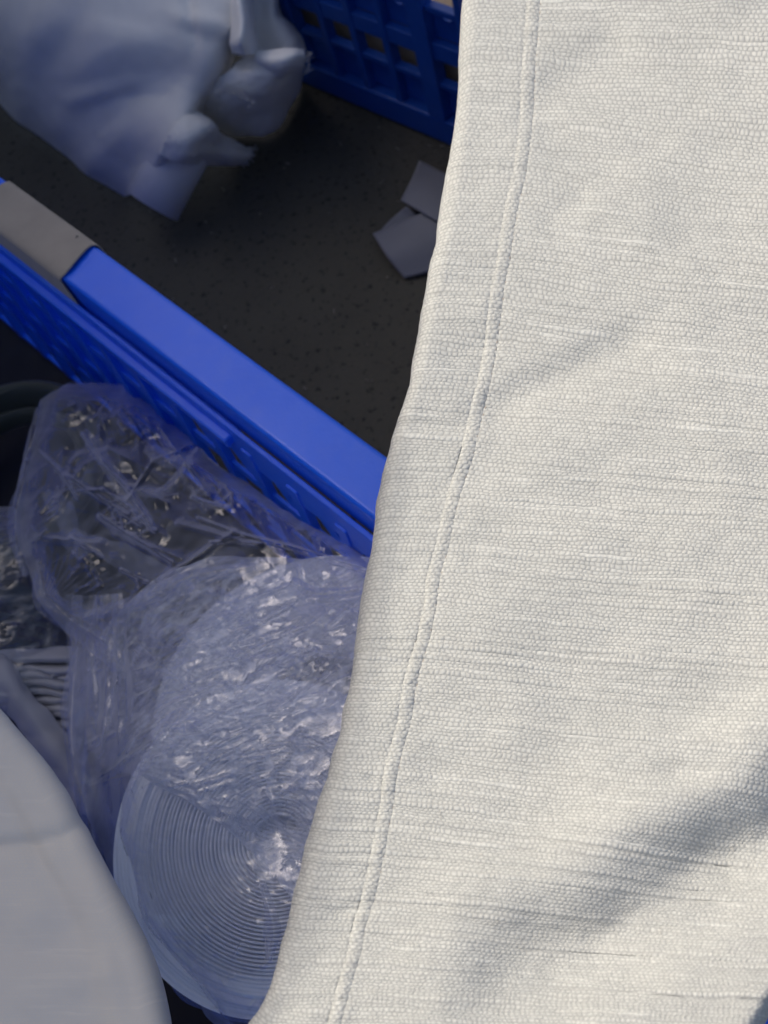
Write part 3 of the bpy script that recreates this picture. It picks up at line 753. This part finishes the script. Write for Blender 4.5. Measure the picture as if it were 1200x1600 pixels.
GL = [(210, 668, 45, 26, 26), (275, 722, 30, 14, 12), (440, 800, 40, 20, 10), (500, 828, 40, 20, 26), (205, 812, 34, 20, 16), (125, 735, 30, 40, 10), (90, 785, 30, 24, 12), (240, 828, 14, 10, 6),
      (545, 925, 44, 26, 22), (60, 840, 20, 60, 10), (172, 1000, 16, 28, 12), (165, 1085, 8, 46, 10), (288, 1128, 34, 24, 20), (330, 1165, 16, 12, 6), (440, 1095, 20, 16, 8), (460, 1230, 40, 40, 18),
      (400, 1400, 20, 50, 12), (140, 880, 40, 30, 14), (300, 1000, 120, 60, 24), (420, 1000, 120, 90, 26), (210, 930, 60, 30, 16), (330, 770, 60, 20, 14), (150, 640, 60, 14, 12), (420, 1560, 60, 14, 6), (350, 1480, 60, 40, 6)]
_r = np.random.RandomState(77); SEGS = []
for (cx_, cy_, wx_, wy_, n__) in GL:
    for _ in range(n__):
        a_ = _r.rand()*math.pi if _r.rand() < .5 else _r.normal(-.5, .4)
        l_ = _r.uniform(6, 26); x_ = cx_+_r.normal()*wx_*.6; y_ = cy_+_r.normal()*wy_*.6
        SEGS.append((x_-math.cos(a_)*l_/2, y_-math.sin(a_)*l_/2, x_+math.cos(a_)*l_/2, y_+math.sin(a_)*l_/2, _r.uniform(2.6, 5.5), _r.uniform(.0005, .0016)))
SEGS += [(310, 810, 380, 836, 2.6, .003), (380, 836, 450, 853, 2.4, .003), (450, 853, 575, 888, 2.6, .003), (330, 847, 430, 850, 2.2, .0025), (430, 850, 520, 880, 2.2, .0022), (520, 880, 590, 900, 2.2, .0022), (215, 1000, 300, 1078, 1.8, .002),
         (62, 706, 92, 735, 3, .003), (92, 735, 122, 778, 2.4, .003), (122, 768, 160, 765, 2.4, .003), (160, 765, 200, 790, 2.6, .0035), (200, 790, 240, 830, 2.6, .003), (130, 680, 160, 720, 3, .003), (160, 720, 200, 765, 3, .003), (200, 765, 235, 818, 3, .003),
         (60, 880, 70, 930, 3, .004), (70, 930, 110, 970, 3, .004), (110, 970, 160, 1000, 3.4, .005), (160, 1000, 185, 1040, 3.4, .005), (110, 840, 160, 870, 2.6, .003), (190, 890, 240, 915, 2.6, .003), (20, 830, 40, 900, 3, .004), (22, 790, 20, 830, 3, .003),
         (60, 625, 40, 720, 3, .004), (40, 720, 22, 790, 3, .004), (200, 780, 240, 720, 2.6, .003), (240, 720, 300, 695, 2.6, .003), (300, 778, 345, 790, 2.2, .003), (345, 790, 362, 772, 2.2, .003), (362, 772, 355, 760, 2.2, .003)]
for _ in range(150):
    t0 = _r.rand(); a_ = _r.normal(-.42, .30); l_ = _r.uniform(25, 110)
    x_ = _r.uniform(130, 560); y_ = _r.uniform(900, 1230)
    SEGS.append((x_-math.cos(a_)*l_/2, y_-math.sin(a_)*l_/2, x_+math.cos(a_)*l_/2, y_+math.sin(a_)*l_/2, _r.uniform(1.6, 4.), _r.uniform(.0006, .0022)))
for _ in range(14):
    a_ = _r.normal(.45, .4); l_ = _r.uniform(60, 150); x_ = _r.uniform(80, 400); y_ = _r.uniform(660, 870)
    SEGS.append((x_-math.cos(a_)*l_/2, y_-math.sin(a_)*l_/2, x_+math.cos(a_)*l_/2, y_+math.sin(a_)*l_/2, _r.uniform(4, 8), _r.uniform(.002, .005)))
def ridges(x, y):
    z = np.zeros(x.shape)
    for (x0, y0, x1, y1, w, a) in SEGS:
        L = math.hypot(x1-x0, y1-y0); m = (np.abs(x-(x0+x1)/2) < L/2+4*w) & (np.abs(y-(y0+y1)/2) < L/2+4*w)
        xx = x[m]; yy_ = y[m]; tx, ty = (x1-x0)/L, (y1-y0)/L
        al = (xx-x0)*tx+(yy_-y0)*ty; d = (xx-x0)*(-ty)+(yy_-y0)*tx; e = np.clip(np.minimum(al, L-al), -99, 0)
        z[m] += a*np.exp(-np.abs(d/w)**1.4)*np.exp(-(e/(w*1.2))**2)
    return z
def cr_outer(x, y):
    g = np.clip((1250-y)/250, .12, 1)                   # calmer over the ringed face
    up = np.clip((900-y)/120, 0, 1)
    # long fold lines fanning from the neck
    a = np.arctan2(y-960, x-60+1e-3); fan = np.abs(((a*9+.8*fbm(x/90, y/90, 2, 90)) % 1)-.5)*2
    low = np.clip((y-840)/80, 0, 1)*np.clip((1640-y)/400, .25, 1)
    mid = low*(.0015*facets(x/34, y/24, 611)+.0006*facets(x/12, y/10, 612)+.0016*crumple((x+y*.5)/60, (y-x*.45)/20, 613))*(.6+.6*vnoise(x/80, y/70, 614))
    top = (1-low)*(.0030*facets(x/44, y/36, 621)*np.clip(vnoise(x/60, y/60, 622)*2+.2, 0, 1)+.0012*facets(x/14, y/12, 623)*np.clip(vnoise(x/50, y/50, 624)*3-.6, 0, 1))
    return (1.3+.6*(1-low))*ridges(x, y)+mid+top+g*(.016*facets(x/120, y/96, 5)+.007*crumple(x/120, y/90, 8)+.0012*crumple(x/38, y/30, 9))+.0008*fan*g*(1-up)+up*.020*facets(x/130, y/100, 33)+up*.006*np.clip(facets(x/40, y/34, 17), -.3, 1)*np.clip(vnoise(x/90, y/90, 200)*2, 0, 1)
film('outer_film', [(600, 110), (625, 62), (700, 40), (790, 20), (840, 26), (900, 48), (940, 62), (1000, 108), (1060, 108), (1150, 108), (1250, 128), (1330, 158), (1400, 184), (1490, 228), (1560, 300), (1600, 330), (1660, 400)],
     [(600, 190), (625, 225), (650, 262), (690, 305), (720, 335), (760, 395), (800, 452), (875, 580), (950, 680), (1100, 690), (1250, 640), (1400, 600), (1660, 560)],
     600, 1660, top_ctrl, 900, 520, M['film'], cr_outer, bag, .03)
def cr_mid(x, y):
    a = np.arctan2(y-1190, x-150); r_ = np.hypot(x-150, y-1190)
    fan = np.abs(((a*11+.9*fbm(x/70, y/70, 3, 92)) % 1)-.5)*2
    st_ = crumple((x+y*.55)/80, (y-x*.62)/17, 12)        # fine diagonal gathers
    return .009*facets(x/110, y/80, 25)+.0030*st_+.0007*crumple(x/26, y/22, 19)+.0015*fan-.012
film('inner_film', [(870, 330), (900, 250), (950, 190), (1000, 150), (1080, 125), (1150, 130), (1190, 160), (1215, 215), (1240, 280), (1290, 350), (1340, 402), (1380, 436), (1440, 476)],
     [(870, 640), (950, 680), (1100, 680), (1250, 640), (1440, 600)], 870, 1440, top_ctrl, 380, 300, M['film_milky'], cr_mid, bag, .012, 11)
# hanging left pleat of the bag
def cr_pl(x, y): return .012*np.abs((((x-100)/30.+.5*fbm(x/50, y/120, 2, 95)) % 1)-.5)+.003*crumple(x/20, y/50, 39)
film('side_pleat', [(930, 100), (1000, 104), (1100, 100), (1200, 112), (1300, 130), (1400, 165), (1500, 225)], [(930, 190), (1000, 200), (1100, 205), (1200, 200), (1300, 205), (1400, 235), (1500, 280)], 930, 1500,
     [(100, 930, .20), (200, 930, .25), (100, 1100, .20), (205, 1100, .27), (110, 1250, .20), (200, 1250, .285), (160, 1400, .2), (240, 1400, .28), (220, 1500, .19), (280, 1500, .25)], 260, 70, M['film'], cr_pl, bag, 0, 31)

# loose folds of the bag: narrow creased strips standing up from the film
def film_fold(cl, width, seed, mat='film', lift=.007, nc=14, amp=.002):
    c = np.array(cl, float); n_ = 40+12*len(c); t_ = np.linspace(0, len(c)-1, n_); c_ = cr(c, t_)
    tx = np.gradient(c_[:, :2], axis=0); tx /= np.linalg.norm(tx, axis=1, keepdims=True); nx_ = np.stack([-tx[:, 1], tx[:, 0]], -1)
    q_ = np.linspace(-1, 1, nc); w_ = width*(.35+.65*np.sin(np.linspace(.12, math.pi-.12, n_)))*(1+.3*vnoise(t_*2.3, t_*0, seed))
    X = c_[:, 0:1]+nx_[:, 0:1]*q_[None]*w_[:, None]; Y = c_[:, 1:2]+nx_[:, 1:2]*q_[None]*w_[:, None]
    Z = c_[:, 2:3]+lift*(1-np.abs(q_[None]-.3*np.sin(t_*1.7+seed)[:, None]))+amp*(crumple(X/22, Y/19, seed)+facets(X/26, Y/22, seed+1))
    return put(link('film_fold', grid_mesh('film_fold', P(X, Y, Z)), M[mat]), bag)
for k, (cl, w_, mt) in enumerate([
    ([(130, 672, .19), (170, 730, .215), (205, 780, .225), (240, 828, .235)], 13, 'film_milky'),
    ([(60, 705, .18), (95, 735, .195), (120, 775, .205)], 6, 'film'),
    ([(48, 700, .17), (35, 770, .18), (22, 830, .18), (40, 900, .19)], 14, 'film'),
    ([(70, 770, .19), (100, 800, .20), (112, 840, .21), (130, 870, .215)], 14, 'film_milky'),
    ([(110, 830, .205), (170, 860, .22), (240, 890, .24), (300, 925, .28)], 20, 'film'),
    ([(180, 800, .22), (215, 770, .225), (260, 765, .235), (310, 700, .24)], 9, 'film'),
    ([(225, 700, .22), (265, 720, .235), (300, 725, .245)], 10, 'film_milky'),
    ([(300, 775, .25), (330, 788, .255), (358, 790, .26), (362, 770, .262)], 5, 'film'),
    ([(62, 880, .19), (75, 940, .205), (130, 975, .22), (170, 1015, .245), (190, 1060, .26)], 17, 'film_milky'),
    ([(130, 965, .225), (220, 940, .27), (300, 905, .295), (400, 885, .31)], 13, 'film_milky'),
    ([(455, 905, .315), (500, 930, .325), (560, 920, .335)], 12, 'film'),
    ([(480, 935, .32), (530, 940, .33), (590, 925, .335)], 8, 'film_milky'),
    ([(120, 1010, .22), (112, 1080, .225), (118, 1170, .235), (135, 1260, .25), (140, 1330, .245)], 15, 'film_milky'),
    ([(182, 1050, .275), (172, 1100, .28), (160, 1160, .285)], 8, 'film'),
    ([(420, 1110, .33), (445, 1095, .335), (470, 1075, .335)], 10, 'film'),
    ([(265, 1135, .325), (290, 1125, .33), (310, 1140, .33)], 14, 'film_milky'),
    ([(410, 1380, .315), (425, 1440, .315), (420, 1500, .305)], 12, 'film'),
    ([(240, 1500, .235), (300, 1560, .235), (380, 1590, .24), (440, 1600, .25)], 10, 'film'),
    ([(440, 1240, .335), (470, 1215, .34), (490, 1190, .34)], 9, 'film')]):
    film_fold(cl, w_*(1.25 if mt == 'film_milky' else 1), 300+k, 'film_crease')

# ------------------------------------------------------------------ left side: olive ringed roll, second film sheet, pleated cloth
olv = empty('ringed_sleeve', tuple(P(30, 690, .05)))
tag(olv, 'dark olive round sleeve with thin pale rims at the left edge under the crate corner', 'sleeve')
def ring(cx, cy, z, r, tr, mat, name, a0=0, a1=2*math.pi, tilt=(0, 0, 1), flat=1.0):
    c = P(cx, cy, z); n_ = np.array(tilt, float); n_ /= np.linalg.norm(n_); a_ = np.cross([0, 1., 0], n_); a_ /= np.linalg.norm(a_); b_ = np.cross(n_, a_)
    k_ = 64; V_ = np.zeros((k_, 14, 3)); ph = np.linspace(0, 2*math.pi, 15)[:-1]
    for i, a in enumerate(np.linspace(a0, a1, k_)):
        rad = math.cos(a)*a_+math.sin(a)*b_; cc = c+rad*r
        V_[i] = cc+np.cos(ph)[:, None]*rad*tr+np.sin(ph)[:, None]*n_*tr*flat
    return put(link(name, grid_mesh(name, V_, close_u=True), mat), olv)
ring(22, 745, .10, .118, .012, M['olive'], 'outer_ring', flat=2.5)
ring(22, 750, .085, .094, .008, M['olive'], 'inner_ring', flat=2.0)
ring(21, 733, .125, .120, .0012, M['olive'], 'pale_rim')
ring(22, 741, .12, .093, .0012, M['olive'], 'pale_rim')
sh = empty('film_sheet', tuple(P(40, 900, .03)))
tag(sh, 'dark glossy film sheet bunched at the left edge below the olive sleeve', 'plastic film')
def cr_s(x, y): return .014*facets(x/80, y/60, 55)+.004*crumple(x/50, y/24, 59)
film('sheet', [(790, -60), (1120, -60)], [(790, 20), (830, 60), (900, 84), (1000, 115), (1120, 120)], 790, 1120,
     [(-60, 760, .15), (60, 760, .14), (-60, 850, .19), (80, 850, .17), (-60, 1000, .20), (120, 1000, .15), (0, 1120, .18), (120, 1120, .13)], 300, 110, M['film'], cr_s, sh, .02, 41)
pl = empty('pleated_cloth', tuple(P(60, 1110, .03)))
tag(pl, 'stack of pleated grey lilac cloth layers between the beige fabric and the clear bag', 'folded cloth')
for k in range(9):
    y = 1030+k*13+random.uniform(-3, 3); x0 = 8+k*9; z = .165-.0028*k
    j = random.uniform(-5, 5)
    cloth('cloth_layer', [[(x0-30, y-12+j, z-.010), (x0-26, y-2+j, z), (x0-22, y+4+j, z)], [(x0+20, y-19, z-.010), (x0+22, y-6, z+.004), (x0+24, y+3, z+.002)],
                          [(x0+70, y-17+j, z-.010), (x0+70, y-2+j, z+.006), (x0+70, y+6+j, z+.001)], [(x0+125, y-22, z-.012), (x0+126, y-8, z), (x0+126, y+2, z-.004)]], 30, 16, M['pleat'], pl, .003, .003, 30, 70+k)
cloth('cloth_layer', [[(-60, 1000, .16), (0, 1020, .17), (30, 1050, .15)], [(-50, 1050, .17), (10, 1060, .18), (50, 1090, .16)], [(0, 1100, .16), (40, 1110, .17), (90, 1130, .15)], [(60, 1170, .14), (100, 1190, .15), (140, 1200, .13)], [(120, 1260, .12), (150, 1280, .13), (180, 1290, .11)]], 40, 20, M['pleat'], pl, .003, .004, 30, 90)

# ------------------------------------------------------------------ beige fabric, lower left
bw = [(-120, 1000), (-40, 1050)]
EB = [(985, -150), (1060, -84), (1130, -24), (1230, 54), (1300, 92), (1370, 131), (1440, 170), (1520, 205), (1600, 223), (1720, 236)]
ry = np.linspace(985, 1720, 240); rc = np.linspace(0, 1, 130)
ex = smooth_curve(EB, ry)
X = -420+(ex+420)[:, None]*rc[None]; Y = np.repeat(ry[:, None], 130, 1)
Zb = .430+0*X
def seg2(x0, y0, x1, y1, w, a):
    L = math.hypot(x1-x0, y1-y0); tx, ty = (x1-x0)/L, (y1-y0)/L
    al = (X-x0)*tx+(Y-y0)*ty; d = (X-x0)*(-ty)+(Y-y0)*tx; e = np.clip(np.minimum(al, L-al), -300, 0)
    return a*(-sig(d, w*.5)+sig(d-w*1.8, w))*np.exp(-(e/(L*.4))**2)
e_ = ex[:, None]-X
Zb += (-.0016*bell(e_-60, 18)+.0012*bell(e_-30, 22))*(1+vnoise(Y/120, Y*0, 601))+.0016*facets(X/190, Y/170, 602)
Zb += seg2(-60, 1318, 70, 1302, 10, .006)+seg2(110, 1370, 160, 1600, 26, .004)+seg2(170, 1420, 190, 1600, 14, -.002)+seg2(-40, 1450, 120, 1430, 30, .003)
Zb += .004*fbm(X/160, Y/160, 3, 101)+.0008*fbm(X/40, Y/40, 2, 102)
BV = P(X, Y, .430); BV[..., 2] += Zb-.430
buv = np.stack([X/6.5, -Y/5.], -1)
nx = np.gradient(BV[:, -1], axis=0)[:, :2]; nr2 = np.stack([-nx[:, 1], nx[:, 0]], -1); nr2 /= np.linalg.norm(nr2, axis=1, keepdims=True)
if nr2[:, 0].mean() < 0: nr2 = -nr2
ex2 = []; eu = []
Rb = .010
for t_ in np.linspace(0, math.pi, 20)[1:]:
    p = BV[:, -1].copy(); p[:, :2] += nr2*(Rb*math.sin(t_)); p[:, 2] -= Rb*(1-math.cos(t_)); ex2.append(p); eu.append(buv[:, -1]+np.array([Rb*t_/.003, 0]))
for k in range(1, 8):
    p = ex2[18].copy(); p[:, :2] -= nr2*(.01*k); p[:, 2] -= .004*k; ex2.append(p); eu.append(eu[18]+np.array([3.*k, 0]))
BV = np.concatenate([BV, np.stack(ex2, 1)], 1); buv = np.concatenate([buv, np.stack(eu, 1)], 1)
o = link('folded_fabric', grid_mesh('folded_fabric', BV, buv), M['greige']); solid(o, .0012)
tag(o, 'shaded beige grey fabric with a soft rounded edge in the lower left corner', 'fabric')

vs = []; fs = []
for k in range(70):
    i_ = random.randint(120, n-140); j_ = random.randint(j0+4, j0+len(cols)-60)
    p0 = V[i_, j_]+np.array([0, 0, .0006]); a = random.uniform(0, 6.28); l = random.uniform(.0015, .006); c_ = random.uniform(-1, 1)
    strand(vs, fs, [p0, p0+np.array([math.cos(a)*l*.5, math.sin(a)*l*.5, .0007]), p0+np.array([math.cos(a+c_)*l, math.sin(a+c_)*l, .0003])], .00008)
for k in range(60):
    i_ = random.randint(120, n-140); p0 = roll[random.randint(8, 13)][i_]; nn_ = nrm[i_]; l = random.uniform(.0006, .0022); a = random.uniform(-1, 1)
    strand(vs, fs, [p0, p0+np.array([nn_[0]*l*.6, nn_[1]*l*.6, a*l*.3]), p0+np.array([nn_[0]*l, nn_[1]*l-a*l*.6, a*l*.6])], .00007)
o = link('loose_fibres', raw_mesh('loose_fibres', vs, fs), M['stitch']); put(o, fab); o['kind'] = 'stuff'
